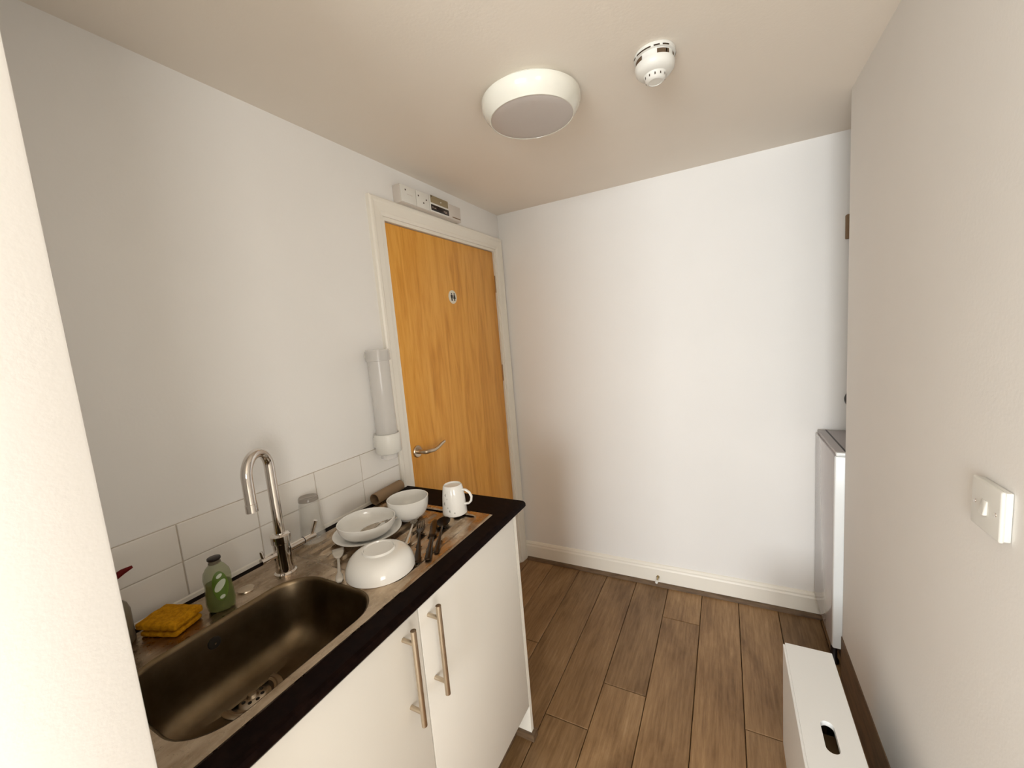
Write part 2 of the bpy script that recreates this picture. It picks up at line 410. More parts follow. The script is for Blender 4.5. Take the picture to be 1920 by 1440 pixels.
# ------------------------------------------------------------------ worktop (thing) and cabinet
YE = -1.034
wt = empty('worktop', (.3, -1.57, .868)); tag(wt, 'dark brown-black laminate worktop with rounded front edge around the sink', 'worktop')
def wtl(o): o.location = (-.3, 1.57, -.868); return o
prof = [(.49, .868), (.560, .868), (.568, .8705), (.572, .876), (.572, .884), (.569, .8895), (.562, .893), (.49, .893)]
wtl(extrude_y('front_edge', prof, YN+.001, YE, 'worktop_dark', wt))
wtl(box('top_panel', .002, .4899, -1.20, YE, .868, .8929, 'worktop_dark', wt))
wtl(box('back_strip', .002, .06, YN+.001, -1.2001, .868, .8929, 'worktop_dark', wt))
wtl(box('end_strip', .0601, .4899, YN+.001, -2.062, .868, .8929, 'worktop_dark', wt))

XC = .560
cb = empty('sink_cabinet', (.3, -1.6, 0)); tag(cb, 'white two-door base cabinet under the sink with steel bar handles', 'cabinet')
def cbl(o): o.location = (-.3, 1.6, 0); return o
ys = -1.607
bm = bmesh.new(); abox(bm, .02, .538, -2.095, -2.079, .12, .80); abox(bm, .02, .538, -2.079, -1.13, .12, .136); abox(bm, .02, .036, -2.079, -1.13, .136, .72)
cbl(put('carcass', bm, 'white_laminate', cb))
bm = bmesh.new()
pr_ = [(.01, .028), (XC, .028), (XC, .866), (.01, .866)]
a = [bm.verts.new((x, -1.111, z)) for x, z in pr_]; b = [bm.verts.new((x, -1.094, z)) for x, z in pr_]
bm.faces.new(a); bm.faces.new(b[::-1])
for i in range(4): bm.faces.new((a[i], b[i], b[(i+1) % 4], a[(i+1) % 4]))
bmesh.ops.recalc_face_normals(bm, faces=bm.faces)
ep = cbl(put('end_panel', bm, 'cabinet_edge', cb))
bd = cbl(box('base_block', .02, .572, -1.120, -1.088, 0, .028, 'bead_brown', cb))
cbl(box('plinth', .485, .500, -2.09, -1.121, 0.002, .136, 'bead_brown', cb))
for y0, y1, hy in ((ys+.0018, -1.1128, -1.574), (-2.096, ys-.0018, -1.663)):
    d = cbl(box('door', XC-.020, XC, y0, y1, .138, .862, 'white_laminate', cb, bev=.0012))
    hd = tube('handle', [(XC+.035, hy, .622), (XC+.035, hy, .858)], .0066, 'satin_steel', d, 20)
    for z in (.655, .825):
        tube('standoff', [(XC-.0005, hy, z), (XC+.034, hy, z)], .0052, 'satin_steel', hd, 14)

# ------------------------------------------------------------------ sink
sk = empty('inset_sink', (.27, -1.62, ZW)); tag(sk, 'stainless steel inset sink with rounded bowl and ribbed drainer', 'sink')
def skl(o): o.location = (-.27, 1.62, -ZW); return o
SX0, SX1, SY0, SY1 = .041, .514, -2.085, -1.168
BX0, BX1, BY0, BY1 = .180, .490, -2.038, -1.640
YD = -1.604
ZT = ZW + .0032
bc = ((BX0+BX1)/2, (BY0+BY1)/2)
inner = rrect(BX0, BX1, BY0, BY1, .085, 12)
def deck_ray(x, y):     # from bowl centre through (x,y) to the deck rectangle
    dx, dy = x-bc[0], y-bc[1]; t = 1e9
    if dx > 1e-9: t = min(t, (SX1-bc[0])/dx)
    if dx < -1e-9: t = min(t, (SX0-bc[0])/dx)
    if dy > 1e-9: t = min(t, (YD-bc[1])/dy)
    if dy < -1e-9: t = min(t, (SY0-bc[1])/dy)
    return (bc[0]+dx*t, bc[1]+dy*t)
# make sure rectangle corners are hit
ang = lambda q: math.atan2(q[1]-bc[1], q[0]-bc[0])
pts = [(ang(q), q) for q in inner]
corners = [(SX0, SY0), (SX1, SY0), (SX1, YD), (SX0, YD)]
def on_inner(a):
    lo, hi = 0, 1
    dx, dy = math.cos(a), math.sin(a)
    # intersect with polygon
    n = len(inner)
    for i in range(n):
        p_, q = inner[i], inner[(i+1) % n]
        ex, ey = q[0]-p_[0], q[1]-p_[1]; den = dx*ey-dy*ex
        if abs(den) < 1e-12: continue
        t = ((p_[0]-bc[0])*ey-(p_[1]-bc[1])*ex)/den; s = ((p_[0]-bc[0])*dy-(p_[1]-bc[1])*dx)/den
        if t > 0 and -1e-6 <= s <= 1+1e-6: return (bc[0]+dx*t, bc[1]+dy*t)
    return inner[0]
for cn in corners: pts.append((ang(cn), on_inner(ang(cn))))
pts.sort(); inn = [q for _, q in pts]
outer = [deck_ray(*q) for q in inn]
N = len(inn)
bm = bmesh.new()
ro = [bm.verts.new((x, y, ZT)) for x, y in outer]
ri = [bm.verts.new((bc[0]+(x-bc[0])*1.012, bc[1]+(y-bc[1])*1.012, ZT)) for x, y in inn]
rw = [bm.verts.new((x, y, ZW-.006)) for x, y in outer]
for i in range(N):
    j = (i+1) % N
    bm.faces.new((ro[i], ro[j], ri[j], ri[i])); bm.faces.new((rw[i], rw[j], ro[j], ro[i]))
bmesh.ops.recalc_face_normals(bm, faces=bm.faces)
skl(put('deck', bm, 'sink_steel', sk))
# bowl: lofted rings
def ring(bm, inset, z, rr):
    p_ = rrect(BX0+inset, BX1-inset, BY0+inset, BY1-inset, rr, 12)
    return [bm.verts.new((x, y, z)) for x, y in p_]
bm = bmesh.new(); rings = []
D = .155
for ins, z, rr in ((-.0022, 0, .087), (.001, -.0012, .085), (.0032, -.004, .083), (.005, -.010, .081), (.010, -.05, .078), (.015, -.095, .075), (.020, -.118, .072), (.028, -.135, .068), (.040, -.147, .06), (.056, -.1535, .05), (.075, -.156, .04)):
    rings.append(ring(bm, ins, ZT+z, rr))
for a, b in zip(rings, rings[1:]):
    n = len(a)
    for i in range(n): bm.faces.new((a[i], a[(i+1) % n], b[(i+1) % n], b[i]))
# floor of the bowl joins the drain circle
DC = (.268, -1.842)
n = len(rings[-1]); last = rings[-1]
prev = last
for f_, dz in ((.5, -.0015), (1.0, -.003)):
    new = []
    for v in last:
        a = math.atan2(v.co.y-DC[1], v.co.x-DC[0]); tx, ty = DC[0]+.047*math.cos(a), DC[1]+.047*math.sin(a)
        new.append(bm.verts.new((v.co.x+(tx-v.co.x)*f_, v.co.y+(ty-v.co.y)*f_, ZT-.156+dz)))
    for i in range(n): bm.faces.new((prev[i], prev[(i+1) % n], new[(i+1) % n], new[i]))
    prev = new
bmesh.ops.recalc_face_normals(bm, faces=bm.faces)
for f_ in bm.faces: f_.normal_flip()
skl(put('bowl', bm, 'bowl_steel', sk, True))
zb = ZT-.159
dr = lathe('drain', [(.060, zb+.0018), (.058, zb+.0030), (.050, zb+.0026), (.049, zb+.0005), (.047, zb+.002), (.042, zb+.001), (.039, zb-.003), (.036, zb-.006), (.0, zb-.006)], 'satin_steel', sk, 48, (DC[0], DC[1], 0)); skl(dr)
lathe('strainer', [(.031, zb-.0058), (.026, zb-.001), (.012, zb+.000), (.008, zb+.005), (0, zb+.006)], 'satin_steel', dr, 32, (DC[0], DC[1], 0))
for k in range(8):
    a = k*math.pi/4; lathe('strainer_hole', [(0, .0008), (.0042, .0008), (.0042, 0)], 'void', dr, 12, (DC[0]+.0195*math.cos(a), DC[1]+.0195*math.sin(a), zb-.0008))
ov = lathe('overflow', [(0, .003), (.008, .0035), (.012, .003), (.0135, .001), (.0135, -.004)], 'void', sk, 28, (BX0+.0085, -1.862, ZW-.036), 'x'); skl(ov)
lathe('overflow_screw', [(0, .0062), (.0022, .0058), (.0028, .003)], 'chrome', ov, 14, (BX0+.0085, -1.862, ZW-.036), 'x')
cv = lathe('tap_hole_cover', [(0, .0045), (.014, .0045), (.0185, .003), (.0195, 0)], 'satin_steel', sk, 36, (.118, -1.748, ZT)); skl(cv)
# drainer heightfield with pressed ribs
bm = bmesh.new()
nx, ny = 96, 110
def sm(e0, e1, v):
    t = max(0, min(1, (v-e0)/(e1-e0))); return t*t*(3-2*t)
def hz(x, y):
    # distance inside the pressed area
    xa, xb, ya, yb = .066, .478, YD+.012+.03*sm(.25, .45, x)*0, SY1-.022
    r_ = .03
    cx, cy = (xa+xb)/2, (ya+yb)/2
    qx, qy = abs(x-cx)-((xb-xa)/2-r_), abs(y-cy)-((yb-ya)/2-r_)
    d = -(math.hypot(max(qx, 0), max(qy, 0))+min(max(qx, qy), 0)-r_)
    h_ = -.0060*sm(0, .009, d)
    # ribs run along y
    if .085 < x < .455:
        ph = ((x-.085)/.370*9) % 1
        env = sm(.03, .045, y-ya)*sm(.025, .04, yb-y)
        h_ += .0062*env*sm(.27, .40, .5-abs(ph-.5))
    # rolled outer edge
    e = min(x-SX0, SX1-x, SY1-y)
    h_ -= .003*(1-sm(0, .004, e))
    return ZT+h_
g = [[bm.verts.new((SX0+(SX1-SX0)*i/nx, YD+(SY1-YD)*j/ny, 0)) for j in range(ny+1)] for i in range(nx+1)]
for row in g:
    for v in row: v.co.z = hz(v.co.x, v.co.y)
for i in range(nx):
    for j in range(ny): bm.faces.new((g[i][j], g[i+1][j], g[i+1][j+1], g[i][j+1]))
skl(put('drainer', bm, 'sink_steel', sk, True))
ZD = ZT - .0002          # resting height on drainer ribs

# ------------------------------------------------------------------ tap
tp = empty('mixer_tap', (.142, -1.656, ZT)); tag(tp, 'chrome swan-neck mixer tap with two side levers on the sink', 'tap')
lathe('body', [(0, 0), (.028, 0), (.028, .004), (.0235, .008), (.0215, .03), (.0215, .086), (.0245, .088), (.0245, .108), (.020, .112), (.0135, .113), (0, .113)], 'chrome', tp, 32)
pts_ = [(0, 0, .112), (0, 0, .18), (0, 0, .26), (0, 0, .300)]
dx, dy = .048/.097*1.0, -.084/.097
R_ = .0485
for k in range(1, 19):
    a = math.pi*k/18; d = R_*(1-math.cos(a)); pts_.append((dx*d, dy*d, .300+R_*math.sin(a)))
e = pts_[-1]; pts_ += [(e[0], e[1], .262), (e[0], e[1], .228)]
sp = tube('spout', pts_, .0125, 'chrome', tp, 24)
lathe('aerator', [(0, 0), (.0135, 0), (.0135, .020), (.0125, .021)], 'chrome', sp, 24, (e[0], e[1], .216))
for s, L in ((-1, .058), (1, .098)):
    ar = tube('valve', [(0, s*.018, .060), (0, s*L, .060)], .0088, 'chrome', tp, 20)
    if s > 0: lathe('sealing_ring', [(.0085, -.0015), (.0105, 0), (.0085, .0015)], 'black_plastic', ar, 24, (0, .062, .060), 'y')
    if s < 0: tube('lever', [(0, s*(L-.006), .066), (-.002, s*(L-.004), .086)], [.0048, .0042], 'chrome', ar, 12)
    else: tube('lever', [(0, s*(L-.008), .066), (.010, s*(L+.002), .104)], [.0052, .0062], 'chrome', ar, 12)

# ------------------------------------------------------------------ crockery
def bowl_prof(rf, rr, h, th=.0035, foot=.006):
    out = [(0, foot*.6), (rf-.004, foot*.6), (rf-.003, 0), (rf, 0), (rf+.001, foot)]
    for k in range(1, 11):
        t = k/10; out.append((rf+(rr-rf)*math.sin(t*math.pi/2)**.85, foot+(h-foot)*(1-math.cos(t*math.pi/2))**1.0*1.0))
    out.append((rr-th*.5, h+.001)); out.append((rr-th, h-.0005))
    for k in range(9, 0, -1):
        t = k/10; out.append((max(0, (rf+(rr-rf)*math.sin(t*math.pi/2)**.85)-th), foot+th*.6+(h-foot)*(1-math.cos(t*math.pi/2))))
    out.append((rf*.6, foot+th*.7)); out.append((0, foot+th*.7))
    return out
pl = lathe('plate', [(0, .003), (.055, .003), (.056, 0), (.060, 0), (.062, .004), (.090, .013), (.104, .017), (.1045, .019), (.103, .0195), (.088, .0155), (.062, .0075), (0, .007)], 'porcelain', None, 64, (0, 0, 0), loc=(.203, -1.420, ZD))
tag(pl, 'white plate lying under the shallow bowl on the drainer', 'plate')
b1 = lathe('shallow_bowl', bowl_prof(.048, .0875, .050), 'porcelain', None, 64, loc=(.214, -1.430, ZD+.0085)); tag(b1, 'white shallow bowl with a spoon in it, standing on a plate', 'bowl')
b2 = lathe('deep_bowl', bowl_prof(.035, .0695, .072), 'porcelain', None, 64, loc=(.247, -1.277, ZD)); tag(b2, 'upright white deep bowl behind the mug on the drainer', 'bowl')
bp = bowl_prof(.042, .090, .058)
b3 = lathe('upturned_bowl', [(r_, .059-z) for r_, z in bp], 'porcelain', None, 64, loc=(.388, -1.548, ZD)); tag(b3, 'white bowl turned upside down beside the sink bowl', 'bowl')

mg = empty('mug', (.380, -1.196, ZD), math.radians(12)); tag(mg, 'white mug turned upside down with faint grey print', 'mug')
lathe('cup', [(.0385, .0015), (.0405, 0), (.042, .0015), (.0415, .02), (.0385, .06), (.0345, .090), (.0320, .0985), (.0290, .1015), (.0270, .0995), (.0265, .0965), (0, .0962), (0, .092), (.029, .092), (.0345, .06), (.0375, .02), (.0385, .0015)], 'porcelain', mg, 48)
tube('handle', [(.0345, 0, .084), (.047, 0, .083), (.060, 0, .074), (.0665, 0, .060), (.064, 0, .045), (.055, 0, .036), (.039, 0, .034)], .0047, 'porcelain', mg, 14, flat=(1.25, .8))
for an, z, s in ((-1.95, .075, .006), (-2.05, .045, .008), (-1.55, .022, .0055), (-1.15, .015, .004), (-1.75, .062, .003), (-1.7, .033, .003)):
    rr = .0402 - .0052*(z/.09)**1.3 + .0012
    bm = bmesh.new(); a = []
    for k in range(9):
        t = k*2*math.pi/9; q = s*(.6+.4*((k*7) % 3)/2)
        u, v = q*.55*math.cos(t), q*math.sin(t)
        zz = z+v; R2 = (.042-.0003*zz/.02 if zz < .02 else (.0415-(zz-.02)/.04*.003 if zz < .06 else .0385-(zz-.06)/.03*.004))+.0004
        a.append(bm.verts.new((R2*math.cos(an+u/rr), R2*math.sin(an+u/rr), zz)))
    bm.faces.new(a); put('print', bm, 'mug_print', mg)

# glass tumbler upside down
gl = empty('glass_tumbler', (.052, -1.503, ZT+.0005))
lathe('wall', [(.0345, 0), (.0365, .0005), (.0368, .004), (.0290, .130), (.0262, .128), (.0343, .003), (.0345, 0)], 'clear_glass', gl, 48)
lathe('base', [(.0289, .1302), (.0284, .139), (.0270, .142), (.022, .142), (.020, .1405), (0, .1405), (0, .1302), (.0289, .1302)], 'glass_base', gl, 48)
tag(gl, 'clear glass tumbler turned upside down behind the tap', 'glass')

# cardboard tube
bm = bmesh.new()
alathe(bm, [(.0195, 0), (.0215, 0), (.0215, .150), (.0195, .150), (.0195, 0)], 32)
tb = put('cardboard_tube', bm, 'cardboard', None, True, loc=(.036, -1.232, ZW+.0222), rot=(math.radians(-90), 0, math.radians(4)), auto=40)
tag(tb, 'brown cardboard tube lying against the tiles at the worktop end', 'tube')

# ------------------------------------------------------------------ cutlery
def along(p0, p1):
    d = Vector((p1[0]-p0[0], p1[1]-p0[1], 0)); return d.length, math.atan2(d.y, d.x)
def bar(bm, secs):     # secs: (s, half width, z centre, half thickness)
    atube(bm, [(s, 0, z) for s, w_, z, t in secs], [(w_, t) for s, w_, z, t in secs], 10, upv=(0, 0, 1)); return bm
def spoon(name, p0, p1, z, mt, label, wid=.02, group=None, tilt=0):
    L, a = along(p0, p1)
    e = empty(name, (p0[0], p0[1], z), a); e.rotation_euler = (0, -tilt, a)
    hl = L-wid*3.4
    put('handle', bar(bmesh.new(), [(0, .004, .003, .0012), (.006, .0085, .003, .0014), (.04, .0075, .004, .0014), (hl*.6, .0040, .008, .0016), (hl, .0032, .010, .0018), (hl+.008, .004, .008, .0016)]), mt, e, True)
    bm = bmesh.new(); top = []
    n, mrings = 28, 7
    cx = hl+wid*1.7
    for q in range(mrings+1):
        f_ = q/mrings
        top.append([bm.verts.new((cx+wid*1.7*f_*math.cos(t*2*math.pi/n), wid*f_*math.sin(t*2*math.pi/n)*(1+.12*math.cos(t*2*math.pi/n)), .0016+.0075*f_*f_)) for t in range(n)] if q else [bm.verts.new((cx, 0, .0016))])
    for aa, bb_ in zip(top, top[1:]):
        for t in range(n):
            if len(aa) == 1: bm.faces.new((aa[0], bb_[t], bb_[(t+1) % n]))
            else: bm.faces.new((aa[t], bb_[t], bb_[(t+1) % n], aa[(t+1) % n]))
    r_ = bmesh.ops.solidify(bm, geom=bm.faces[:], thickness=.0012)
    bmesh.ops.recalc_face_normals(bm, faces=bm.faces)
    put('spoon_bowl', bm, mt, e, True)
    return tag(e, label, 'spoon', group)
spoon('tablespoon', (.489, -1.440), (.378, -1.252), ZD+.0005, 'cutlery_steel', 'dark steel tablespoon, nearest the mug of the cutlery on the drainer', .0215)
spoon('teaspoon', (.372, -1.432), (.291, -1.300), ZD+.0005, 'bright_steel', 'pale steel teaspoon lying left of the dark fork', .012)
s2 = spoon('serving_spoon', (.268, -1.352), (.205, -1.452), ZD+.036, 'bright_steel', 'steel spoon lying inside the shallow bowl', .019, tilt=math.radians(-10))
# fork
L, a = along((.468, -1.495), (.318, -1.300))
fk = empty('fork', (.468, -1.495, ZD+.0005), a); tag(fk, 'dark steel fork lying beside the upturned bowl', 'fork')
put('handle', bar(bmesh.new(), [(0, .005, .003, .0012), (.006, .0095, .003, .0015), (.05, .0080, .004, .0015), (.11, .0045, .007, .0018), (.150, .0035, .010, .0018), (.165, .0060, .009, .0015), (.178, .0120, .006, .0013), (.196, .0125, .004, .0012), (.199, .0115, .004, .0012)]), 'cutlery_steel', fk, True)
for k in range(4):
    y = -.0099+k*.0066
    put('tine', bar(bmesh.new(), [(.196, .0019, .004, .0012), (.225, .0017, .0045, .0011), (.243, .0012, .008, .0009)]), 'cutlery_steel', fk, True).location = (0, y, 0)
# knife
L, a = along((.490, -1.478), (.352, -1.270))
kn = empty('table_knife', (.490, -1.478, ZD+.0005), a); tag(kn, 'dark steel table knife lying between the fork and the tablespoon', 'knife')
put('handle', bar(bmesh.new(), [(0, .006, .004, .003), (.005, .010, .004, .0036), (.05, .0085, .0045, .0034), (.105, .0065, .005, .0034), (.120, .008, .005, .0036), (.124, .005, .005, .002)]), 'cutlery_steel', kn, True)
put('blade', bar(bmesh.new(), [(.120, .0065, .005, .0010), (.150, .0105, .005, .0008), (.215, .0112, .0045, .0008), (.238, .0095, .004, .0007), (.249, .004, .004, .0006)]), 'cutlery_steel', kn, True)
# small pale plastic utensil
L, a = along((.338, -1.640), (.195, -1.528))
pu = empty('plastic_scoop', (.338, -1.640, ZD+.001), a); tag(pu, 'small whitish plastic utensil lying at the corner of the sink bowl', 'utensil')
put('handle', bar(bmesh.new(), [(0, .006, .005, .004), (.010, .010, .006, .005), (.030, .009, .006, .004), (.045, .0045, .006, .003), (.110, .0035, .008, .0022), (.125, .005, .009, .002)]), 'milky_plastic', pu, True)
put('scoop', bar(bmesh.new(), [(.118, .004, .009, .002), (.135, .012, .008, .003), (.155, .0165, .009, .0022), (.172, .0165, .012, .0015)]), 'milky_plastic', pu, True)

# ------------------------------------------------------------------ washing-up things
# soap bottle: oval sections
sb = empty('soap_bottle', (.139, -1.814, ZT), math.radians(-38)); tag(sb, 'clear green washing-up liquid bottle with oval label on the sink', 'bottle')
def oval(name, secs, mt, parent, n=36):
    bm = bmesh.new(); R0 = []
    for z, a_, b_ in secs:
        R0.append([bm.verts.new((a_*math.cos(t*2*math.pi/n), b_*math.sin(t*2*math.pi/n), z)) for t in range(n)])
    for p_, q in zip(R0, R0[1:]):
        for t in range(n): bm.faces.new((p_[t], p_[(t+1) % n], q[(t+1) % n], q[t]))
    bm.faces.new(R0[0][::-1]); bm.faces.new(R0[-1])
    bmesh.ops.recalc_face_normals(bm, faces=bm.faces)
    return put(name, bm, mt, parent, True, auto=60)
# long axis local y, short axis local x (label faces +x)
body = [(0, .017, .024), (.004, .020, .0275), (.02, .0215, .030), (.045, .0205, .0285), (.062, .0195, .0270), (.080, .0205, .0285), (.095, .019, .026), (.106, .0155, .0195), (.112, .0125, .014), (.116, .012, .0125)]
oval('body', body, 'bottle_plastic', sb)
oval('liquid', [(z+.001 if i == 0 else z, a_-.002, b_-.002) for i, (z, a_, b_) in enumerate(body[:6]) if z <= .07] + [(.068, .0175, .0250)], 'soap_liquid', sb)
oval('neck', [(.115, .0125, .0125), (.118, .0125, .0125), (.118, .0105, .0105), (.124, .0105, .0105)], 'cloudy_plastic', sb)
oval('cap', [(.1235, .0130, .0130), (.1255, .0140, .0140), (.129, .0135, .0135), (.130, .011, .011)], 'black_plastic', sb)
def lab_patch(name, z0, z1, hw, mt, off, parent, cy=0, slant=0):
    bm = bmesh.new(); n = 40; cz = (z0+z1)/2; hz_ = (z1-z0)/2
    def surf(y, z):
        for (za, aa, ba), (zb_, ab, bb_) in zip(body, body[1:]):
            if za <= z <= zb_:
                t = (z-za)/(zb_-za); a_ = aa+(ab-aa)*t; b_ = ba+(bb_-ba)*t; break
        return a_*math.sqrt(max(.01, 1-(y/b_)**2))+off
    R0 = [[bm.verts.new((surf(cy, cz), cy, cz))]]
    for f_ in (.25, .5, .75, 1):
        R0.append([bm.verts.new((surf(cy+hw*f_*math.cos(t*2*math.pi/n)+slant*hz_*f_*math.sin(t*2*math.pi/n), cz+hz_*f_*math.sin(t*2*math.pi/n)), cy+hw*f_*math.cos(t*2*math.pi/n)+slant*hz_*f_*math.sin(t*2*math.pi/n), cz+hz_*f_*math.sin(t*2*math.pi/n))) for t in range(n)])
    for t in range(n): bm.faces.new((R0[0][0], R0[1][t], R0[1][(t+1) % n]))
    for p_, q in zip(R0[1:], R0[2:]):
        for t in range(n): bm.faces.new((p_[t], q[t], q[(t+1) % n], p_[(t+1) % n]))
    bmesh.ops.recalc_face_normals(bm, faces=bm.faces)
    return put(name, bm, mt, parent)
lb = lab_patch('label', .030, .100, .0150, 'label_green', .0008, sb, .008)
lab_patch('label_band', .052, .080, .0090, 'label_white', .0013, lb, .008, .5)
lab_patch('label_band', .084, .094, .0050, 'label_white', .0013, lb, .009, .5)
lab_patch('label_mark', .034, .043, .005, 'label_white', .0013, lb, .010, .3)

hb2 = empty('squeeze_bottle', (.052, -1.972, ZT)); tag(hb2, 'grey squeeze bottle with red nozzle, half hidden by the near wall', 'bottle')
oval('body', [(0, .024, .024), (.003, .026, .026), (.07, .026, .026), (.085, .022, .022), (.098, .012, .012), (.108, .0105, .0105)], 'cloudy_plastic', hb2)
oval('collar', [(.106, .0125, .0125), (.122, .0125, .0125), (.124, .010, .010)], 'red_plastic', hb2)
tube('nozzle', [(0, 0, .122), (.001, .002, .136), (.004, .010, .148), (.008, .024, .155), (.010, .040, .158)], [.007, .0078, .0075, .0062, .003], 'red_plastic', hb2, 14)

# sponge: two stacked layers with a groove between
spg = empty('sponge', (.100, -1.899, ZT), math.radians(20)); tag(spg, 'yellow-orange washing-up sponge at the back of the sink', 'sponge')
def soft(name, x0, x1, y0, y1, z0, z1, mt, parent, wob=.0016):
    bm = bmesh.new(); abox(bm, x0, x1, y0, y1, z0, z1, .004, 2); bmesh.ops.subdivide_edges(bm, edges=[e for e in bm.edges if e.calc_length() > .02], cuts=5, use_grid_fill=True)
    for v in bm.verts: v.co += Vector((math.sin(v.co.y*190+v.co.z*90), math.cos(v.co.x*170), math.sin(v.co.x*120+1)*math.cos(v.co.y*140)))*wob
    return put(name, bm, mt, parent, True, auto=60)
soft('lower_layer', -.045, .046, -.033, .033, .0012, .0125, 'sponge_yellow', spg, .0007)
soft('core', -.041, .042, -.029, .029, .0115, .0195, 'sponge_yellow', spg, .0005)
soft('upper_layer', -.050, .050, -.036, .035, .0185, .0335, 'sponge_yellow', spg, .0010)

# ------------------------------------------------------------------ cup dispenser
cx_, cy_ = .062, -1.155
cdp = empty('cup_dispenser', (cx_, cy_, 1.08)); tag(cdp, 'clear tubular paper cup dispenser on the wall beside the door', 'dispenser')
lathe('collar', [(.030, -.001), (.046, 0), (.0485, .004), (.0485, .070), (.0465, .075), (.043, .075), (.042, .070), (.030, .004), (.030, -.001)], 'white_plastic', cdp, 44)
lathe('tube', [(.0405, .072), (.0405, .385), (.0390, .385), (.0390, .072), (.0405, .072)], 'clear_plastic', cdp, 44)
lathe('cap', [(.042, .352), (.0455, .354), (.0455, .388), (.042, .395), (0, .397), (0, .391), (.0405, .389), (.042, .352)], 'clear_plastic', cdp, 44)
lathe('outlet_ring', [(.028, -.022), (.032, -.022), (.034, .002), (.030, .002), (.028, -.022)], 'clear_plastic', cdp, 36)
bm = bmesh.new(); abox(bm, -cx_+.001, -.030, -.02, .02, .015, .06, .003, 1); put('wall_bracket', bm, 'white_plastic', cdp, True, auto=40)
bm = bmesh.new(); abox(bm, -cx_+.001, -.0405, -.012, .012, .362, .382, .003, 1); put('wall_bracket', bm, 'white_plastic', cdp, True, auto=40)

# ------------------------------------------------------------------ control strip above the door
cs = empty('control_strip', (0, -.68, 2.065)); tag(cs, 'white row of switch boxes with a small black display above the door', 'switch panel')
def csb(name, x0, x1, y0, y1, z0, z1, mt, par=None, bev=.0015):
    o = box(name, x0, x1, y0+.68, y1+.68, z0-2.065, z1-2.065, mt, par or cs, bev); return o
z0, z1 = 2.072, 2.145
csb('back_box', .0005, .040, -.905, -.470, z0, z1, 'grey_white_plastic')
p1 = csb('switch_plate', .0395, .046, -.903, -.812, z0+.002, z1-.002, 'white_plastic')
csb('screw', .0455, .0470, -.880, -.874, 2.122, 2.128, 'dark_slot', p1, 0)
csb('slot', .0455, .0468, -.868, -.835, 2.108, 2.110, 'grey_white_plastic', p1, 0)
p2 = csb('outlet_plate', .0395, .046, -.808, -.722, z0+.002, z1-.002, 'white_plastic')
for y, z in ((-.795, 2.122), (-.742, 2.115), (-.763, 2.098)): csb('screw', .0455, .0470, y-.003, y+.003, z-.003, z+.003, 'dark_slot', p2, 0)
p3 = csb('timer_unit', .0395, .048, -.718, -.578, z0+.002, z1-.002, 'white_plastic')
csb('timer_panel', .0475, .0495, -.714, -.582, 2.114, 2.146, 'olive_panel', p3)
lathe('indicator', [(0, .003), (.003, .002), (.0035, 0)], 'fitting_white', p3, 14, (.0495, -.640+.68, 2.128-2.065), 'x')
csb('screw', .0490, .0500, -.711, -.704, 2.138, 2.144, 'dark_slot', p3, 0)
csb('display', .0475, .0492, -.714, -.580, 2.080, 2.106, 'screen_black', p3)
for y, w_, z, h_ in ((-.706, .004, 2.093, .010), (-.700, .003, 2.093, .008), (-.686, .016, 2.092, .005), (-.608, .026, 2.092, .007), (-.604, .018, 2.0865, .003)):
    csb('display_mark', .0490, .0494, y-w_/2, y+w_/2, z-h_/2, z+h_/2, 'screen_text', p3, 0)
p4 = csb('end_plate', .0395, .044, -.574, -.472, z0+.002, z1-.002, 'grey_white_plastic')
csb('label_strip', .0438, .0446, -.545, -.478, 2.082, 2.087, 'slot_brown', p4, 0)

# ------------------------------------------------------------------ ceiling light and detector
lt = empty('ceiling_light', (.692, -1.008, H)); tag(lt, 'round white bulkhead ceiling light, switched off', 'light')
lathe('housing', [(0, -.0005), (.136, -.0005), (.138, -.008), (.148, -.009), (.1535, -.013), (.1545, -.020), (.152, -.034), (.145, -.048), (.135, -.060), (.131, -.065), (.1285, -.065), (.1275, -.062)], 'fitting_white', lt, 96)
lathe('diffuser', [(.1284, -.063), (.122, -.0655), (.10, -.068), (.06, -.0695), (0, -.070)], 'fitting_diffuser', lt, 96)
sd = empty('smoke_detector', (1.058, -.990, H)); tag(sd, 'small white round smoke detector on the ceiling', 'smoke detector')
lathe('base', [(0, -.0005), (.052, -.0005), (.054, -.004), (.054, -.013), (.051, -.015), (0, -.015)], 'white_plastic', sd, 48)
lathe('sounder_band', [(.0485, -.015), (.0485, -.030), (0, -.030)], 'white_plastic', sd, 48)
lathe('body', [(.0515, -.030), (.052, -.034), (.050, -.045), (.042, -.054), (.031, -.057), (.029, -.060), (.0265, -.068), (.021, -.0735), (.0185, -.074), (.018, -.0728), (0, -.0728)], 'white_plastic', sd, 48)
def arc_patch(name, r_, a0, a1, z0, z1, mt, par):
    bm = bmesh.new(); n = 10; A = []; B = []
    for k in range(n+1):
        a = math.radians(a0+(a1-a0)*k/n); A.append(bm.verts.new((r_*math.cos(a), r_*math.sin(a), z0))); B.append(bm.verts.new((r_*math.cos(a), r_*math.sin(a), z1)))
    for k in range(n): bm.faces.new((A[k], A[k+1], B[k+1], B[k]))
    bmesh.ops.solidify(bm, geom=bm.faces[:], thickness=.0006); bmesh.ops.recalc_face_normals(bm, faces=bm.faces)
    return put(name, bm, mt, par)
for a0, a1 in ((-165, -123), (-75, -35), (-15, 30), (60, 110), (130, 170)): arc_patch('sounder_slot', .0492, a0, a1, -.0285, -.0175, 'slot_brown', sd)
for a0, a1 in ((-160, -145), (-138, -92), (-84, -68), (-60, -40), (0, 40), (70, 120)): arc_patch('gap', .0546, a0, a1, -.0135, -.0100, 'dark_slot', sd)
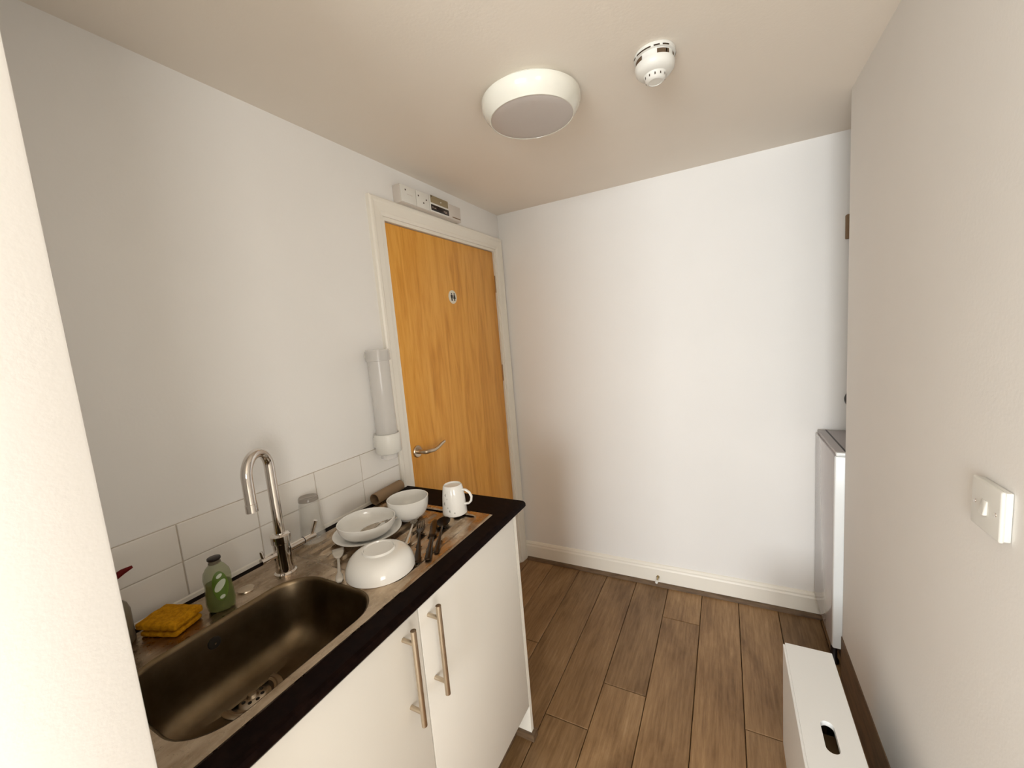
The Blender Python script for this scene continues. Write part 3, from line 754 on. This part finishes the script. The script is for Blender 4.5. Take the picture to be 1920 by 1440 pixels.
for a0 in range(-176, 184, 30):
    a = math.radians(a0); rr = .0285
    arc_patch('sensor_slot', rr, a0, a0+6, -.0675, -.060, 'dark_slot', sd)

# ------------------------------------------------------------------ light switch on right wall
ls = empty('light_switch', (XR, -1.339, 1.136)); tag(ls, 'white single rocker light switch on the right wall', 'light switch')
bm = bmesh.new(); abox(bm, -.0095, -.0005, -.041, .041, -.041, .041, .002, 2); put('back_box', bm, 'white_plastic', ls, True, auto=40)
bm = bmesh.new(); abox(bm, -.0155, -.0085, -.043, .043, -.043, .043, .0035, 3); fp = put('face_plate', bm, 'white_plastic', ls, True, auto=40)
bm = bmesh.new()
abox(bm, -.0175, -.0145, -.0075, .0075, -.0125, .0125, .001, 1)
for v in bm.verts:
    if v.co.z < 0 and v.co.x < -.0155: v.co.x -= .0035
put('rocker', bm, 'white_plastic', fp, True, auto=40)
for y in (-.030, .030): lathe('screw', [(0, -.0012), (.0028, -.0008), (.0033, 0)], 'chrome', fp, 14, (-.0155, y, 0), 'x')

# ------------------------------------------------------------------ fridge in the recess
FX, FY0, FY1 = 1.580, -.385, -.0175
fr = empty('fridge', (1.84, -.2, 0)); tag(fr, 'white under-counter fridge with glossy grey side behind the right wall', 'fridge')
def frb(name, x0, x1, y0, y1, z0, z1, mt, bev=.003, par=None):
    return box(name, x0-1.84, x1-1.84, y0+.2, y1+.2, z0, z1, mt, par or fr, bev)
frb('body', FX, 2.08, FY0+.020, FY1, .118, .925, 'fridge_side')
tpn = frb('top_panel', FX+.006, 2.075, FY0+.0185, FY1, .9252, .940, 'fridge_top')
frb('trim_line', FX+.034, FX+.040, FY0+.020, FY1-.002, .9395, .9412, 'black_plastic', 0, tpn)
dd = frb('door', FX, 2.08, FY0, FY0+.0185, .122, .926, 'fridge_white', .006)
frb('door_cap', FX+.004, 2.076, FY0+.001, FY0+.0182, .9262, .940, 'fridge_white', .003, dd)
frb('base', FX+.05, 2.03, FY0+.06, FY1-.02, .004, .117, 'black_plastic', .002)
for x in (FX+.022, 2.03):
    bm = alathe(bmesh.new(), [(0, 0), (.018, 0), (.018, .012), (.012, .02), (.012, .118), (0, .118)], 20, (x-1.84, FY0+.085+.2, 0)); put('foot', bm, 'black_plastic', fr, True, auto=40)

# unidentified fittings on the back wall just past the right wall
kn2 = lathe('round_wall_fitting', [(0, -.030), (.030, -.030), (.040, -.024), (.043, -.012), (.040, -.0005), (0, -.0005)], 'black_plastic', None, 40, axis='y', loc=(1.725, -.0005, 1.083))
tag(kn2, 'black round fitting on the back wall above the fridge', 'wall fitting')
mk = empty('wall_sensor', (1.708, -.001, 1.825)); tag(mk, 'small grey-brown box high on the back wall at the right wall edge', 'sensor')
bm = bmesh.new(); abox(bm, -.030, .030, -.022, 0, -.050, .050, .004, 2); put('case', bm, 'slot_brown', mk, True, auto=40)
bm = bmesh.new(); abox(bm, -.020, .020, -.026, -.0215, -.005, .035, .002, 1); put('lens', bm, 'grey_white_plastic', mk, True, auto=40)

# door stop on the skirting
ds = empty('door_stop', (.855, -.034, .030)); tag(ds, 'small metal door stop fixed to the back skirting board', 'door stop')
lathe('stem', [(0, .018), (.0075, .018), (.0075, .012), (.005, .010), (.0045, -.030), (0, -.030)], 'brass', ds, 20, (0, 0, .022), 'y')
lathe('tip', [(0, -.046), (.006, -.045), (.0085, -.040), (.0085, -.030), (0, -.030)], 'white_plastic', ds, 20, (0, 0, .022), 'y')

# ------------------------------------------------------------------ white box with hand hole
KX0, KX1, KY0, KY1, KZ = 1.371, 1.503, -1.425, -.776, .386
kb = empty('storage_box', ((KX0+KX1)/2, (KY0+KY1)/2, 0)); tag(kb, 'narrow white wooden box with a cut-out hand hole standing by the right wall', 'box')
ox, oy = -(KX0+KX1)/2, -(KY0+KY1)/2
def slab_hole(name, z0, z1, x0, x1, y0, y1, hole, mt, par):
    bm = bmesh.new(); n = len(hole); cx, cy = sum(q[0] for q in hole)/n, sum(q[1] for q in hole)/n
    def out(q):
        dx, dy = q[0]-cx, q[1]-cy; t = 1e9
        if dx > 1e-9: t = min(t, (x1-cx)/dx)
        if dx < -1e-9: t = min(t, (x0-cx)/dx)
        if dy > 1e-9: t = min(t, (y1-cy)/dy)
        if dy < -1e-9: t = min(t, (y0-cy)/dy)
        return (cx+dx*t, cy+dy*t)
    lst = [(math.atan2(q[1]-cy, q[0]-cx), q, out(q)) for q in hole]
    for cn in ((x0, y0), (x1, y0), (x1, y1), (x0, y1)):
        a = math.atan2(cn[1]-cy, cn[0]-cx); near = min(lst, key=lambda t: abs(t[0]-a)); lst.append((a, None, cn))
    lst.sort(key=lambda t: t[0]); last = [t[1] for t in lst if t[1]][-1]
    fixed = []
    for a, h_, o_ in lst:
        if h_ is None: h_ = last
        last = h_; fixed.append((h_, o_))
    m_ = len(fixed); L = []
    for z in (z1, z0): L.append(([bm.verts.new((h_[0], h_[1], z)) for h_, o_ in fixed], [bm.verts.new((o_[0], o_[1], z)) for h_, o_ in fixed]))
    for i in range(m_):
        j = (i+1) % m_
        bm.faces.new((L[0][0][i], L[0][1][i], L[0][1][j], L[0][0][j])); bm.faces.new((L[1][0][i], L[1][0][j], L[1][1][j], L[1][1][i]))
        bm.faces.new((L[0][1][i], L[1][1][i], L[1][1][j], L[0][1][j])); bm.faces.new((L[0][0][j], L[1][0][j], L[1][0][i], L[0][0][i]))
    bmesh.ops.remove_doubles(bm, verts=bm.verts[:], dist=1e-6); bmesh.ops.dissolve_degenerate(bm, edges=bm.edges[:], dist=1e-6)
    bmesh.ops.recalc_face_normals(bm, faces=bm.faces)
    return put(name, bm, mt, par)
hole = rrect(1.424+ox, 1.454+ox, -1.146+oy, -1.052+oy, .0149, 6)
slab_hole('top', KZ-.014, KZ, KX0+.006+ox, KX1+ox, KY0+oy, KY1+oy, hole, 'crate_white', kb)
bm = bmesh.new(); abox(bm, KX0+ox, KX0+.010+ox, KY0+oy, KY1+oy, 0, KZ-.006, .0012, 1); put('side', bm, 'crate_white', kb)
bm = bmesh.new(); abox(bm, KX1-.012+ox, KX1-.001+ox, KY0+oy, KY1-.001+oy, 0, KZ-.0145, .0012, 1); put('side', bm, 'crate_white', kb)
for y in (KY0+.001, KY1-.013):
    bm = bmesh.new(); abox(bm, KX0+.0105+ox, KX1-.0125+ox, y+oy, y+.012+oy, 0, KZ-.0145); put('end', bm, 'tan_wood', kb)
bm = bmesh.new(); abox(bm, KX0+.0105+ox, KX1-.0125+ox, KY0+.0135+oy, KY1-.0135+oy, 0.001, .012); put('bottom', bm, 'tan_wood', kb)
bm = bmesh.new(); abox(bm, KX0+.05+ox, KX0+.10+ox, -1.12+oy, -1.00+oy, .013, .30, .006, 2); bx_ = put('wood_divider', bm, 'tan_wood', kb)
